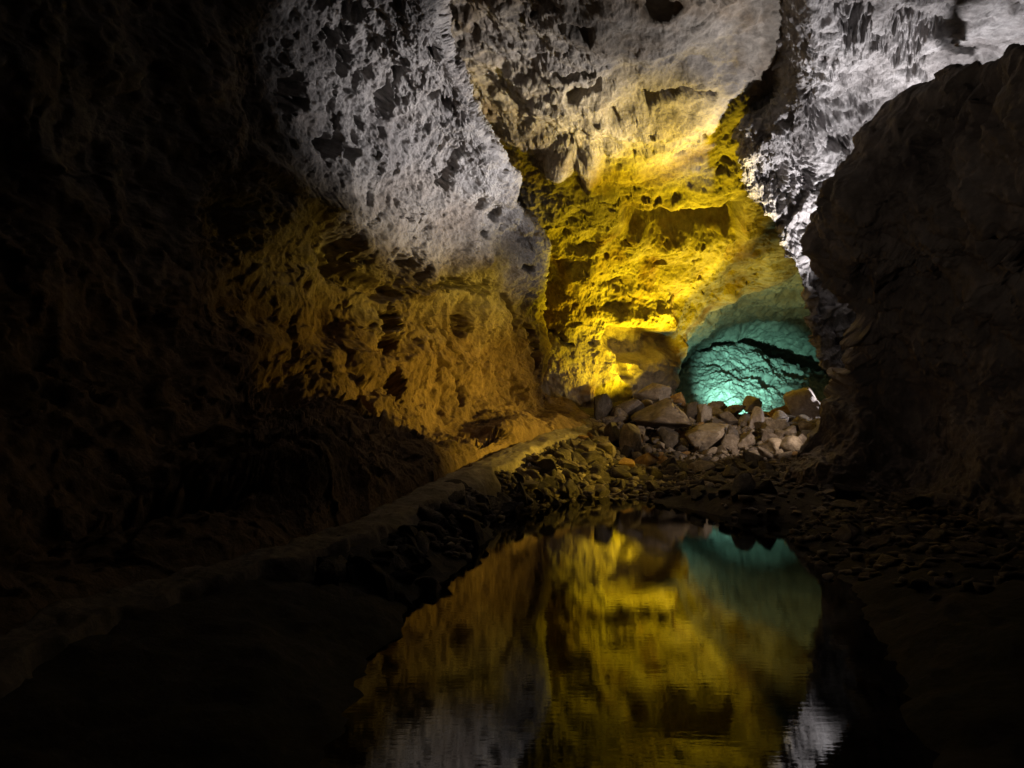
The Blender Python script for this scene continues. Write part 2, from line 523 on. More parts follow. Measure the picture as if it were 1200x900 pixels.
def disp_ceil(P, q):
    x, y = q[:, 0], q[:, 1]
    lump = fbm(P * .6, 3, .5, 21.0) * .28 + fbm(P * 1.7, 2, .5, 4.0) * .07
    w = np.stack([fbm(P * 1.1, 3, .6, k * 6.1) for k in (1, 2, 3)], 1) * .5
    strat = fbm(P * (.8, 2.2, 4.0) + w, 3, .55, 15.0) * .035
    blk = facet(P * (.8, 1.3, 2.0) + w, 5.0) * .055 + facet(P * (2.6, 3.4, 4.4) + w * 2, 13.0) * .022
    grain = fbm(P * 5.5, 6, .66, 12.0) * .032
    f2, c2 = worley(P * (2.6, 2.6, 3.4) + w, 6.1)
    pits = sst(.32, .12, f2 + fbm(P * 9, 3) * .06) * ((c2 * 53) % 100 < 16) * .16
    d = lump + strat + blk + grain - pits
    wob = np.stack([fbm(np.stack([x * .03, y * .03, x * 0 + k], 1), 3) for k in (3.3, 8.1)], 1) * 9
    qq = q + wob
    # long dark recess under the yellow lip
    qs = q + wob * .45
    rec = sst(690, 800, qs[:, 0]) * (1 - sst(862, 874, x)) * sst(228, 246, qs[:, 1]) * (1 - sst(256, 296, qs[:, 1]))
    d -= 1.0 * rec
    d += .18 * sst(685, 760, x) * sst(185, 228, qq[:, 1]) * (1 - sst(232, 244, qq[:, 1]))
    # rounded alcove low on the rear wall
    d -= .85 * ell(qq, 748, 402, 46, 22, 4, .45) * sst(380, 390, qq[:, 1])
    d += .20 * ell(qq, 745, 372, 60, 16, 0, .9)
    d -= .35 * seg(qq, [(722, 415), (727, 428), (733, 440)], 5)
    # bulges and cracks of the vault
    d += .32 * ell(qq, 655, 195, 30, 22, -30, .8)
    d += .28 * seg(qq, [(690, 185), (697, 215), (720, 232)], 13, .9)
    d += .20 * seg(qq, [(730, 255), (700, 290), (676, 330)], 14, .9)
    d -= .5 * ell(qq, 672, 36, 24, 9, 12, .4)
    d -= .35 * seg(qq, [(655, 98), (690, 88)], 4)
    d -= .4 * seg(qq, [(672, 118), (700, 100)], 5)
    d -= .3 * seg(qq, [(760, 118), (830, 108)], 5)
    d -= .45 * ell(qq, 770, 5, 24, 9, -10, .4)
    d += .25 * ell(qq, 770, 140, 70, 20, -8, .9)
    # rough lumps by the foot of the rear wall
    d += .3 * ell(q, 690, 462, 9, 12, 0, .8) + .2 * ell(q, 655, 468, 10, 7, 0, .8)
    d -= .25 * seg(qq, [(645, 390), (660, 402), (672, 405)], 3)
    return d


NU, NV = 480, 640
TV = knots(NV, (0, 0), (2, .05), (3, .16), (10, .93), (11, .98), (12, 1))
V, q = sheet(CEIL, NU, NV, disp_ceil, AXIS, knots(NU, (0, 0), (.5, .03), (4.6, .95), (6, 1)), TV)
G = grid_faces(NU, NV)
vrow = G[:, 0] % NV
split = int(np.searchsorted(TV, 6.55))
for nm, sel, mt in (('cave_ceiling', vrow < split, M['ceil']), ('rear_rock_wall', vrow >= split, M['rear'])):
    f = G[sel]
    ids, inv = np.unique(f, return_inverse=True)
    o = link_mesh(nm, V[ids], inv.reshape(f.shape), mt)
    if nm == 'cave_ceiling':
        tag(o, 'grey and ochre lava vault overhead, ending at a dark recess', kind='structure')
    else:
        tag(o, 'yellow lit lava wall between the cracked left wall and the teal opening', 'rock wall', kind='thing')

# ------------------------------------------------------------------ far chamber behind the arch
CHAM = [
    [(770, 520, 21.9), (776, 450, 22.1), (800, 385, 22.4), (850, 335, 22.4), (910, 308, 22.4), (965, 308, 22.2), (1010, 360, 21.9), (1020, 450, 21.8), (1020, 520, 21.8)],
    [(770, 520, 23.6), (777, 450, 23.8), (805, 395, 24.2), (852, 352, 24.4), (908, 335, 24.4), (965, 335, 24.2), (1010, 372, 23.9), (1020, 450, 23.8), (1020, 520, 23.8)],
    [(772, 520, 26.5), (779, 450, 26.7), (812, 405, 27.2), (858, 376, 27.6), (910, 366, 27.6), (962, 370, 27.4), (1005, 400, 27.0), (1015, 450, 26.8), (1015, 520, 26.8)],
    [(775, 520, 29.5), (785, 450, 29.6), (825, 418, 30.2), (865, 398, 30.6), (910, 392, 30.6), (955, 396, 30.4), (995, 415, 30.0), (1010, 450, 29.8), (1010, 520, 29.8)],
    [(800, 520, 31.5), (820, 460, 31.6), (840, 440, 31.8), (870, 428, 31.8), (910, 425, 31.8), (945, 428, 31.8), (970, 440, 31.6), (985, 460, 31.5), (985, 520, 31.5)],
]
o = link_mesh('chamber_vault', *[(lambda r: r)(sheet(CHAM, 240, 240, lambda P, q: fbm(P * .6, 4, .5, 41.) * .35 + billow(P * 3.2, 4, .55, 3.) * .07 +
              ridged(P * (1.2, 1.2, 2.4), 3, .5, 8.) * .08 + fbm(P * 9, 3, .6) * .02, at(880, 450, 26))[0]), grid_faces(240, 240)], M['chamber'])
tag(o, 'smooth dim green vault of the chamber beyond the rubble', kind='structure')

SLOPE = [
    [(745, 500, 24.8), (770, 478, 25.4), (785, 460, 26.3), (795, 440, 27.2), (805, 420, 28.4), (815, 408, 29.6), (815, 420, 31.5)],
    [(800, 500, 24.6), (808, 482, 25.2), (815, 462, 26.2), (820, 440, 27.2), (828, 415, 28.2), (838, 398, 29.2), (840, 410, 31.5)],
    [(860, 500, 24.6), (860, 484, 25.2), (862, 465, 26.2), (864, 442, 27.2), (868, 415, 28.4), (872, 400, 29.4), (875, 410, 31.5)],
    [(920, 500, 24.8), (920, 484, 25.4), (920, 466, 26.4), (918, 448, 27.3), (915, 430, 28.4), (912, 418, 29.4), (912, 428, 31.5)],
    [(985, 500, 25.2), (985, 488, 25.6), (980, 474, 26.6), (972, 458, 27.5), (962, 440, 28.5), (952, 428, 29.6), (950, 430, 31.5)],
    [(1040, 500, 25.5), (1040, 490, 26.0), (1030, 478, 27.0), (1015, 464, 28.0), (1000, 450, 29.0), (990, 440, 30.0), (985, 440, 31.5)],
]


SLOPE = [[(px, py + (0, 0, 0, 2, 6, 8, 8)[j], Y) for j, (px, py, Y) in enumerate(col)] for col in SLOPE]


def disp_slope(P, q):
    w = fbm(P * .9, 3, .5, 3.) * .8
    plate = ridged(P * (.9, 1.6, 2.6) + w[:, None], 4, .6, 51.) * .06
    f1, c1 = worley(P * (.9, 1.5, 2.4) + w[:, None] * .5, 2.)
    return fbm(P * .5, 3, .5, 14.) * .25 + plate + sst(.6, .2, f1) * .08 * ((c1 % 3) - 1) + facet(P * (1.6, 2.2, 3.0) + w[:, None], 4.) * .08 + facet(P * (4, 5, 6) + w[:, None], 14.) * .04 + fbm(P * 4, 6, .66) * .07 \
        - .5 * ell(q, 898, 445, 10, 9, 20, .5) - .35 * ell(q, 935, 440, 20, 6, 20, .5)


o = link_mesh('rubble_slope', sheet(SLOPE, 300, 260, disp_slope, at(870, 300, 22))[0], grid_faces(300, 260), M['slope'])
tag(o, 'cracked slope of lava plates lit bright teal in the far chamber', 'rock slope', kind='thing')

# ------------------------------------------------------------------ pale rock wall on the right, behind the dark buttress
PALE = [  # columns left (rolled back) to right; rows bottom to top
    [(1010, 540, 16.5), (1020, 470, 16.5), (1010, 430, 16.3), (1000, 380, 16.2), (985, 320, 16.0), (965, 260, 15.8), (930, 200, 15.6), (915, 140, 15.6), (925, 90, 15.6), (930, 40, 15.2), (930, -30, 14.6), (940, -150, 13.0), (950, -400, 10.5)],
    [(975, 540, 14.8), (983, 470, 14.6), (966, 430, 14.4), (953, 380, 14.3), (933, 315, 14.1), (905, 265, 13.9), (868, 205, 13.6), (866, 150, 13.6), (880, 100, 14.0), (884, 40, 13.6), (872, -30, 12.9), (880, -150, 11.2), (890, -400, 8.8)],
    [(990, 540, 14.5), (998, 470, 14.4), (985, 430, 14.2), (970, 380, 14.1), (952, 310, 13.9), (930, 255, 13.6), (902, 200, 13.2), (900, 150, 13.1), (908, 100, 14.0), (912, 40, 13.6), (905, -30, 12.8), (910, -150, 11.0), (920, -400, 8.6)],
    [(1010, 540, 14.6), (1015, 470, 14.5), (1005, 430, 14.4), (990, 380, 14.3), (975, 305, 14.1), (960, 245, 13.7), (945, 190, 13.3), (938, 140, 12.9), (942, 90, 12.6), (945, 30, 12.1), (945, -40, 11.4), (950, -160, 9.8), (960, -400, 8.0)],
    [(1050, 540, 14.9), (1050, 470, 14.8), (1045, 420, 14.7), (1035, 360, 14.6), (1025, 290, 14.4), (1015, 230, 14.0), (1005, 170, 13.5), (1000, 110, 12.9), (1000, 60, 12.3), (1005, 0, 11.6), (1010, -60, 10.7), (1020, -180, 9.2), (1030, -420, 7.4)],
    [(1120, 540, 15.2), (1120, 470, 15.2), (1115, 410, 15.1), (1110, 340, 14.9), (1100, 270, 14.6), (1090, 210, 14.1), (1080, 150, 13.4), (1075, 90, 12.6), (1075, 40, 11.9), (1080, -20, 11.0), (1090, -80, 10.1), (1100, -200, 8.6), (1120, -440, 6.9)],
    [(1220, 540, 15.4), (1220, 470, 15.4), (1215, 400, 15.2), (1210, 320, 14.9), (1200, 250, 14.4), (1190, 190, 13.7), (1180, 130, 12.9), (1175, 70, 12.0), (1175, 20, 11.2), (1180, -40, 10.3), (1190, -100, 9.4), (1210, -220, 8.0), (1250, -460, 6.4)],
    [(1400, 540, 15.2), (1400, 470, 15.2), (1395, 400, 15.0), (1390, 320, 14.6), (1380, 250, 14.0), (1370, 190, 13.2), (1360, 130, 12.3), (1350, 70, 11.3), (1350, 20, 10.5), (1360, -40, 9.6), (1380, -100, 8.7), (1420, -220, 7.4), (1500, -460, 6.0)],
]


PALE = [[(px, py, Y + (.6, .6, .5, .3, .1, 0, 0, 0)[j] * float(sst(320, 210, py) * sst(20, 100, py)) - (1.7 * float(np.clip((190 - py) / 260, 0, 1)) if py > -200 else 1.0)) for px, py, Y in col] for j, col in enumerate(PALE)]


def disp_pale(P, q):
    w = np.stack([fbm(P * 1.4, 3, .6, k * 7.7) for k in (1, 2, 3)], 1) * .35
    blk = facet(P * (1.1, 1.1, 1.0) + w, 3.0) * .20 + facet(P * (3.0, 3.0, 2.6) + w * 2, 23.0) * .075 + facet(P * (7.5, 7.5, 6.5), 9.0) * .02
    f2, c2 = worley(P * 2.6 + w, 13.)
    pit = sst(.4, .16, f2 + fbm(P * 9, 3) * .07) * ((c2 * 53) % 100 < 34) * .22
    d = fbm(P * .7, 3, .5, 71.) * .28 + blk - pit + fbm(P * 5.5, 6, .66, 1.) * .05
    d = d * (1 - .5 * sst(110, 30, q[:, 1]))
    qw = wobble(q, 14)
    for cx, cy, rx, ry, an, dep in [(1065, 42, 40, 20, -35, .8), (1000, 24, 16, 22, -25, .6), (965, 135, 18, 26, -40, .6), (1010, 130, 18, 14, 0, .5),
                                    (978, 165, 20, 14, 10, .6), (905, 205, 18, 30, -38, .6), (938, 190, 10, 34, -25, .5), (1075, 80, 12, 10, -30, .4)]:
        d -= dep * .55 * ell(qw, cx, cy, rx, ry, an, .7)
    return d


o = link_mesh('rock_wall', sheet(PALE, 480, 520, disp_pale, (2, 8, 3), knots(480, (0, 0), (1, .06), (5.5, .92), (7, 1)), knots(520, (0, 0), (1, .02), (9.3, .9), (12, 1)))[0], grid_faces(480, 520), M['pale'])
tag(o, 'craggy pale lava wall lit white, rising behind the dark right rock', 'rock wall', kind='thing')

# ------------------------------------------------------------------ dark buttress in front of it
BUTT = [  # columns: rolled back, silhouette, ... to the right and past the camera; rows: foot to top, rolled back
    [(960, 600, 14.2), (985, 540, 14.2), (1015, 490, 14.0), (1035, 440, 13.6), (1030, 380, 13.3), (1010, 310, 13.0), (1020, 250, 12.8), (1050, 190, 12.6), (1080, 150, 12.6), (1100, 140, 13.0)],
    [(905, 590, 12.4), (922, 530, 12.4), (964, 488, 12.4), (1000, 445, 12.3), (994, 385, 12.1), (957, 310, 11.9), (965, 250, 11.7), (1002, 185, 11.4), (1050, 125, 11.3), (1080, 130, 12.6)],
    [(940, 600, 11.6), (955, 545, 11.7), (990, 500, 11.8), (1018, 455, 11.7), (1015, 390, 11.4), (990, 320, 11.2), (1000, 255, 10.9), (1035, 180, 10.5), (1085, 98, 10.4), (1110, 110, 12.2)],
    [(1010, 620, 10.6), (1020, 560, 10.8), (1045, 515, 11.1), (1065, 465, 11.1), (1065, 395, 10.8), (1050, 325, 10.6), (1060, 255, 10.2), (1085, 170, 9.7), (1128, 78, 9.5), (1150, 90, 11.5)],
    [(1100, 645, 9.4), (1105, 580, 9.6), (1120, 530, 10.0), (1130, 475, 10.2), (1130, 400, 10.0), (1125, 325, 9.7), (1130, 250, 9.3), (1145, 160, 8.8), (1180, 62, 8.6), (1200, 70, 10.6)],
    [(1210, 690, 8.0), (1210, 610, 8.2), (1215, 550, 8.7), (1220, 485, 9.1), (1220, 405, 9.0), (1215, 325, 8.7), (1215, 245, 8.3), (1220, 150, 7.8), (1240, 40, 7.6), (1260, 30, 9.6)],
    [(1400, 780, 6.0), (1400, 680, 6.2), (1400, 590, 6.8), (1400, 500, 7.2), (1400, 410, 7.2), (1395, 320, 7.0), (1395, 230, 6.7), (1400, 110, 6.3), (1410, -60, 6.2), (1430, -120, 8.0)],
    [(1900, 1200, 2.8), (1900, 950, 2.9), (1900, 730, 3.3), (1900, 540, 3.7), (1900, 380, 3.8), (1900, 230, 3.8), (1900, 60, 3.7), (1900, -150, 3.6), (1900, -420, 3.7), (1900, -520, 5.0)],
]


for j in range(4):
    BUTT[j] = [(px, py, Y - (.6, .6, .45, .2)[j]) for px, py, Y in BUTT[j]]
for col in BUTT[1:6]:
    for k in range(4, len(col)):
        px, py, Y = col[k]
        col[k] = (px, py, Y - 1.0 * min(1.0, (k - 3) / 3))
BUTT[0] = [(bx + 55, by, bY + .6) for (bx, by, bY) in BUTT[1]]
for col in BUTT[1:]:
    px, py, Y = col[-2]
    col[-1] = (px + 6, py + 90, Y + .4)


def disp_butt(P, q):
    w = np.stack([fbm(P * 1.2, 3, .6, k * 5.1) for k in (1, 2, 3)], 1) * .4
    low = sst(430, 490, q[:, 1])
    d = fbm(P * .7, 3, .5, 81.) * .38 + (facet(P * (1.0, 1.0, .6) + w, 5.) * .27 + facet(P * (3.2, 3.2, 2.4) + w * 2, 15.) * .08) * (1 - .65 * low) + fbm(P * 4.5, 6, .66, 7.) * .05
    for cx, cy, rx, ry, an, dep in [(1000, 372, 26, 18, 15, .35), (1165, 120, 16, 45, 12, .45), (1010, 335, 14, 26, 0, .2)]:
        d -= dep * ell(q, cx, cy, rx, ry, an, .5)
    return d * (1 - .65 * sst(200, 90, q[:, 1] + (q[:, 0] - 1080) * .25))


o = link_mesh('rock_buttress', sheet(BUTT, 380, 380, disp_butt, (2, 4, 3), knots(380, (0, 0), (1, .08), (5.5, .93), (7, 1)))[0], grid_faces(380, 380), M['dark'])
tag(o, 'dark lava buttress bulging from the right side with a flared foot', 'rock', kind='thing')

# ------------------------------------------------------------------ cave floor (height field through surveyed points)
K = []
INNER = [(692, 494, 17.6), (620, 520, 14.8), (540, 556, 11.6), (470, 590, 9.2), (390, 628, 7.3), (290, 660, 5.9), (150, 700, 4.8), (-50, 780, 3.5), (-420, 960, 2.4)]
OUTER = [(700, 513, 16.5), (652, 522, 14.7), (584, 555, 11.4), (530, 588, 9.2), (462, 630, 7.1), (358, 666, 5.7), (222, 708, 4.7), (40, 792, 3.4), (-260, 980, 2.3)]
for e_ in (INNER, OUTER):
    for p in cubic(np.array([at(*p) for p in e_]), 2 * len(e_) - 1, 0):
        K.append(tuple(p))
for p in INNER:
    x, y, z = at(*p)
    K.append((x - 1.6, y + .3, z + .1))
    K.append((x - 4.0, y + .3, z + .1))


def shore(px, py):
    return at(px, py, 1.6 * 900 / (py - 470))


for p in [(705, 580), (650, 588), (600, 600), (566, 611), (540, 645), (500, 690), (462, 745), (430, 800), (390, 885),
          (760, 588), (820, 599), (870, 608), (925, 626), (970, 660), (1010, 715), (1040, 790), (1060, 900)]:
    K.append(shore(*p)[:2] + (0.0,))
for p in [(767, 460, 19.0), (735, 480, 18.6), (703, 494, 17.8), (800, 482, 19.2), (835, 487, 19.1), (880, 486, 19.0), (925, 490, 18.2), (960, 494, 17.4),
          (735, 525, 16.8), (800, 510, 17.3), (870, 512, 17.0), (930, 515, 15.6), (760, 550, 14.9), (820, 552, 14.7), (880, 548, 14.5),
          (925, 562, 12.6), (1000, 585, 10.5), (1100, 612, 9.0), (1200, 640, 7.6)]:
    K.append(at(*p))
for x, y, z in [(4.2, 21.5, .9), (2.6, 21, 1.0), (6.5, 21.5, .9), (8, 20, 1.2), (4, 26, .2), (8, 26, .3), (0, 22, 1.3), (3, 10, -.7), (1.5, 8, -.7), (0, 6, -.7), (1, 4, -.7), (0, 1, -.7), (1.5, 11.2, -.5),
                (-3, 1, -.2), (4, 1, -.2), (7, 7, .6), (9, 10, .6), (6, 3, .5), (10, 15, 1.2), (-5, -4, 0), (6, -4, .3), (0, -5, -.5), (-10, 10, .8), (-9, 18, 1.2), (12, 4, .8), (12, 22, 1.2)]:
    K.append((x, y, z))
K = np.array(K)


def tps_fit(K):
    n = len(K)
    d = np.linalg.norm(K[:, None, :2] - K[None, :, :2], axis=2)
    A = np.zeros((n + 3, n + 3))
    A[:n, :n] = np.where(d > 0, d ** 2 * np.log(d + 1e-9), 0) + np.eye(n) * .05
    A[:n, n] = 1
    A[:n, n + 1:] = K[:, :2]
    A[n:, :n] = A[:n, n:].T
    b = np.zeros(n + 3)
    b[:n] = K[:, 2]
    return np.linalg.solve(A, b)


TPS = tps_fit(K)


def floor_base(x, y):
    x, y = np.asarray(x, float), np.asarray(y, float)
    s = TPS[-3] + TPS[-2] * x + TPS[-1] * y
    for k in range(len(K)):
        r2 = (x - K[k, 0]) ** 2 + (y - K[k, 1]) ** 2
        s = s + TPS[k] * r2 * .5 * np.log(r2 + 1e-12)
    return s


gx = np.linspace(-11, 13, 320)
gy = -5 + (np.linspace(0, 1, 400) ** .9) * 35
XX, YY = np.meshgrid(gx, gy, indexing='ij')
ZZ = floor_base(XX, YY)
P = np.stack([XX, YY, ZZ], -1).reshape(-1, 3)
zz = ZZ.ravel() + fbm(P * (1.6, 1.6, 0), 4, .55, 3.) * .07 + billow(P * (5, 5, 0), 3, .55, 5.) * .03
for f_ in FLOODS:
    zz = np.minimum(zz, f_[2] - .22 + np.maximum(0, np.hypot(P[:, 0] - f_[0], P[:, 1] - f_[1]) - .35) * .9)
P[:, 2] = zz
o = link_mesh('cave_floor', P, grid_faces(320, 400), M['floor'])
tag(o, 'dark gritty lava floor around the pool', kind='structure')

ZN = zz.reshape(320, 400)


def floor_z(x, y):
    """Height of the built floor, bilinear."""
    u = np.clip((np.asarray(x, float) + 11) / 24 * 319, 0, 318.99)
    v = np.clip(((np.asarray(y, float) + 5) / 35), 0, 1) ** (1 / .9) * 399
    v = np.clip(v, 0, 398.99)
    i, j = u.astype(int), v.astype(int)
    a, b = u - i, v - j
    return ZN[i, j] * (1 - a) * (1 - b) + ZN[i + 1, j] * a * (1 - b) + ZN[i, j + 1] * (1 - a) * b + ZN[i + 1, j + 1] * a * b


# path
A_ = cubic(np.array([at(*p) for p in INNER]), 420, 0)
B_ = cubic(np.array([at(*p) for p in OUTER]), 420, 0)
nw = 28
t = np.linspace(-.12, 1.0, nw)
PT = A_[:, None, :] * (1 - t)[None, :, None] + B_[:, None, :] * t[None, :, None]
flat = PT.reshape(-1, 3)
edge = (np.abs(np.linspace(-1, 1, nw))[None, :].repeat(420, 0)).ravel()
wob = fbm(flat * (1.5, 1.5, 0), 3) * .22 * sst(.3, 1, edge)
flat[:, 0] += wob
base = floor_z(flat[:, 0], flat[:, 1])
flat[:, 2] = .5 * flat[:, 2] + .5 * floor_base(flat[:, 0], flat[:, 1]) + .09 - .20 * sst(.66, 1.0, edge) + fbm(flat * (2.2, 2.2, 0), 3) * .035 + billow(flat * (8, 8, 0), 3) * .012
o = link_mesh('path', flat, grid_faces(420, nw), M['path'])
tag(o, 'narrow trodden tan path between the left wall and the stone bank', kind='structure')

# water
wx, wy = np.meshgrid(np.linspace(-9, 11, 3), np.linspace(-5, 19, 3), indexing='ij')
Wv = np.stack([wx, wy, wx * 0], -1).reshape(-1, 3)
o = link_mesh('water', Wv, grid_faces(3, 3), M['water'])
tag(o, 'still dark pool mirroring the lit cave', kind='structure')


# ------------------------------------------------------------------ rocks
def ico(sub):
    import bmesh
    bm = bmesh.new()
    bmesh.ops.create_icosphere(bm, subdivisions=sub, radius=1.0)
    V = np.array([v.co[:] for v in bm.verts])
    F = np.array([[v.index for v in f.verts] for f in bm.faces])
    bm.free()
    return V, F


ICO = {k: ico(k) for k in (1, 2, 3, 4)}


def rock_shape(seed, sub=3, planes=11, rough=.03):
    r = np.random.default_rng(seed)
    V, F = ICO[sub]
    V = V.copy()
    for _ in range(planes):
        n = r.normal(size=3)
        n /= np.linalg.norm(n)
        d = r.uniform(.30, .62)
        k = V @ n - d
        V -= np.maximum(k, 0)[:, None] * n
    V /= np.abs(V).max(0)
    n = V / np.linalg.norm(V, axis=1, keepdims=True)
    V += n * (fbm(V * 1.8 + seed * 3.7, 3, .5) * .03 + fbm(V * 5 + seed, 4, .62) * rough * 1.4)[:, None]
    return V, F


def rock_mesh(name, seed, sub, mat, planes=16, rough=.03):
    V, F = rock_shape(seed, sub, planes, rough)
    o = link_mesh(name, V, F, mat, smooth=False)
    me = o.data
    bpy.data.objects.remove(o)
    return me


def hit_floor(px, py):
    """Where the sight line at (px, py) meets the built floor."""
    ys = np.linspace(7, 20.5, 500)
    pts = np.array([at(px, py, y) for y in ys])
    below = pts[:, 2] < floor_z(pts[:, 0], pts[:, 1])
    k = np.argmax(below) if below.any() else len(ys) - 40
    return pts[k]


# big ones: centre (px, py), width, height, material, name, label, squash of depth
BIG = [
    (767, 459, 38, 24, 'rock_tan', 'knobbly brown boulder topping the highest point of the rubble crest'),
    (733, 480, 34, 20, 'rock_brown', 'flat dark slab on the rubble just left of the largest boulder'),
    (775, 492, 60, 40, 'rock_brown', 'largest dark boulder with a sloping top under the crest'),
    (703, 482, 21, 30, 'rock_dark', 'dark pointed rock at the top left end of the rubble by the path'),
    (703, 501, 17, 16, 'rock_tan', 'rounded yellowish rock below the dark pointed rock beside the path'),
    (738, 516, 27, 40, 'rock_brown', 'tall upright block with streaked face in the left half of the rubble'),
    (717, 512, 18, 30, 'rock_dark', 'narrow dark block pressed against the left of the upright streaked block'),
    (701, 518, 22, 16, 'rock_brown', 'squat brown rock under the rounded yellowish rock at the path end'),
    (713, 530, 28, 18, 'rock_tan', 'ochre faceted rock at the lower left foot of the upright streaked block'),
    (690, 539, 32, 16, 'rock_dark', 'long tilted dark slab at the lower left corner of the rubble'),
    (687, 527, 20, 15, 'rock_brown', 'grey brown rock leaning above the long tilted dark slab'),
    (757, 541, 24, 15, 'rock_rust', 'orange wedge shaped stone below the upright streaked block'),
    (733, 544, 20, 12, 'rock_rust', 'small flat orange stone left of the orange wedge stone'),
    (682, 551, 13, 15, 'rock_tan', 'small ochre stone standing left below the tilted dark slab'),
    (773, 522, 10, 18, 'rock_tan', 'thin tan stone standing on end under the largest dark boulder'),
    (785, 516, 22, 24, 'rock_dark', 'dark triangular rock between the thin tan stone and the layered boulder'),
    (777, 540, 16, 14, 'rock_rust', 'rusty angular stone right of the orange wedge stone'),
    (796, 469, 16, 15, 'rock_rust', 'rusty crest rock just right of the knobbly boulder'),
    (809, 484, 20, 20, 'rock_dark', 'dark jagged rock under the rusty crest rock'),
    (822, 487, 18, 25, 'rock_tan', 'tan upright slab leaning above the layered boulder'),
    (828, 513, 50, 38, 'rock_tan', 'big tan layered boulder in the middle of the rubble'),
    (837, 479, 24, 14, 'rock_tan', 'pale flat crest stone right of the tan upright slab'),
    (877, 477, 24, 20, 'rock_pale', 'pale pinkish rounded rock at the middle of the right crest'),
    (889, 494, 19, 28, 'rock_pale', 'pale block standing upright below the pinkish rounded rock'),
    (913, 486, 26, 18, 'rock_rust', 'orange rock with dark hollows left of the whitish pyramid boulder'),
    (938, 477, 38, 36, 'rock_pale', 'whitish pyramid boulder at the right end of the crest'),
    (956, 478, 16, 20, 'rock_rust', 'orange rock tucked behind the right side of the whitish pyramid'),
    (938, 495, 24, 14, 'rock_tan', 'grey tan rock lying at the foot of the whitish pyramid'),
    (914, 502, 24, 18, 'rock_tan', 'dusty tan rock under the orange hollowed rock'),
    (851, 480, 14, 10, 'rock_dark', 'small dark grey crest stone left of the pinkish rounded rock'),
    (857, 493, 24, 16, 'rock_brown', 'brown lump on the slope under the small dark crest stone'),
    (876, 517, 26, 22, 'rock_brown', 'brown boulder right of the layered boulder on the lower slope'),
    (857, 515, 22, 24, 'rock_dark', 'dark block wedged against the right side of the layered boulder'),
    (821, 548, 26, 14, 'rock_tan', 'low tan stone in front of the layered boulder'),
    (885, 535, 24, 12, 'rock_tan', 'long narrow tan stone lying on the lower right slope'),
    (899, 508, 18, 14, 'rock_brown', 'brown stone between the upright pale block and the dusty tan rock'),
    (872, 492, 15, 13, 'rock_brown', 'brown stone at the left foot of the upright pale block'),
]
G_RUB = 'larger rocks of the rubble heap'
SPOTS = []
for k, (px, py, w, h, mt, lab) in enumerate(BIG):
    base = hit_floor(px, py + h * .35)
    Y = base[1] + .05
    c = at(px, py, Y)
    sx, sz = w / 2 / 900 * Y, h / 2 / 900 * Y
    me = rock_mesh('boulder', 100 + k, 4, M[mt], planes=20 if w > 25 else 16, rough=.03)
    o = bpy.data.objects.new('boulder', me)
    COL.objects.link(o)
    o.location = c
    o.scale = (sx * 1.3, (sx + sz) * .65, sz * 1.32)
    o.rotation_euler = (random.uniform(-.12, .12), random.uniform(-.15, .15), random.uniform(-.4, .4))
    tag(o, lab, 'boulder' if w > 25 else 'rock', G_RUB)
    SPOTS.append((c[0], Y, max(sx, sz)))

STOP = {'on', 'at', 'with', 'in', 'below', 'of', 'pressed', 'under', 'leaning', 'topping', 'standing', 'between', 'left', 'right', 'just', 'tucked', 'lying', 'wedged', 'by', 'from'}


def short(lab):
    w = []
    for t_ in lab.split():
        if t_ in STOP:
            break
        w.append(t_)
    return ' '.join(w)


def beside(px, py):
    """Names the nearest of the big rocks, for a label."""
    k_ = min(range(len(BIG)), key=lambda j: (BIG[j][0] - px) ** 2 + (BIG[j][1] - py) ** 2 * 1.6)
    dx, dy = px - BIG[k_][0], py - BIG[k_][1]
    side = ('right of' if dx > 0 else 'left of') if abs(dx) > abs(dy) else ('below' if dy > 0 else 'above')
    return side + ' the ' + short(BIG[k_][5])


TONE = {'rock_brown': 'brown', 'rock_tan': 'tan', 'rock_dark': 'dark', 'rock_rust': 'rusty orange', 'rock_pale': 'pale'}
VAR = {}
for mt in ('rock_brown', 'rock_tan', 'rock_dark', 'rock_rust', 'rock_pale'):
    VAR[mt] = [rock_mesh('rock', 300 + 11 * i + len(mt), 3, M[mt]) for i in range(5)]


def put(name, mt, x, y, z, s, label, cat, group, rot=None):
    o = bpy.data.objects.new(name, random.choice(VAR[mt]))
    COL.objects.link(o)
    o.location = (x, y, z)
    o.scale = s
    o.rotation_euler = rot or (random.uniform(-.5, .5), random.uniform(-.5, .5), random.uniform(0, 6.3))
    tag(o, label, cat, group)
    return o


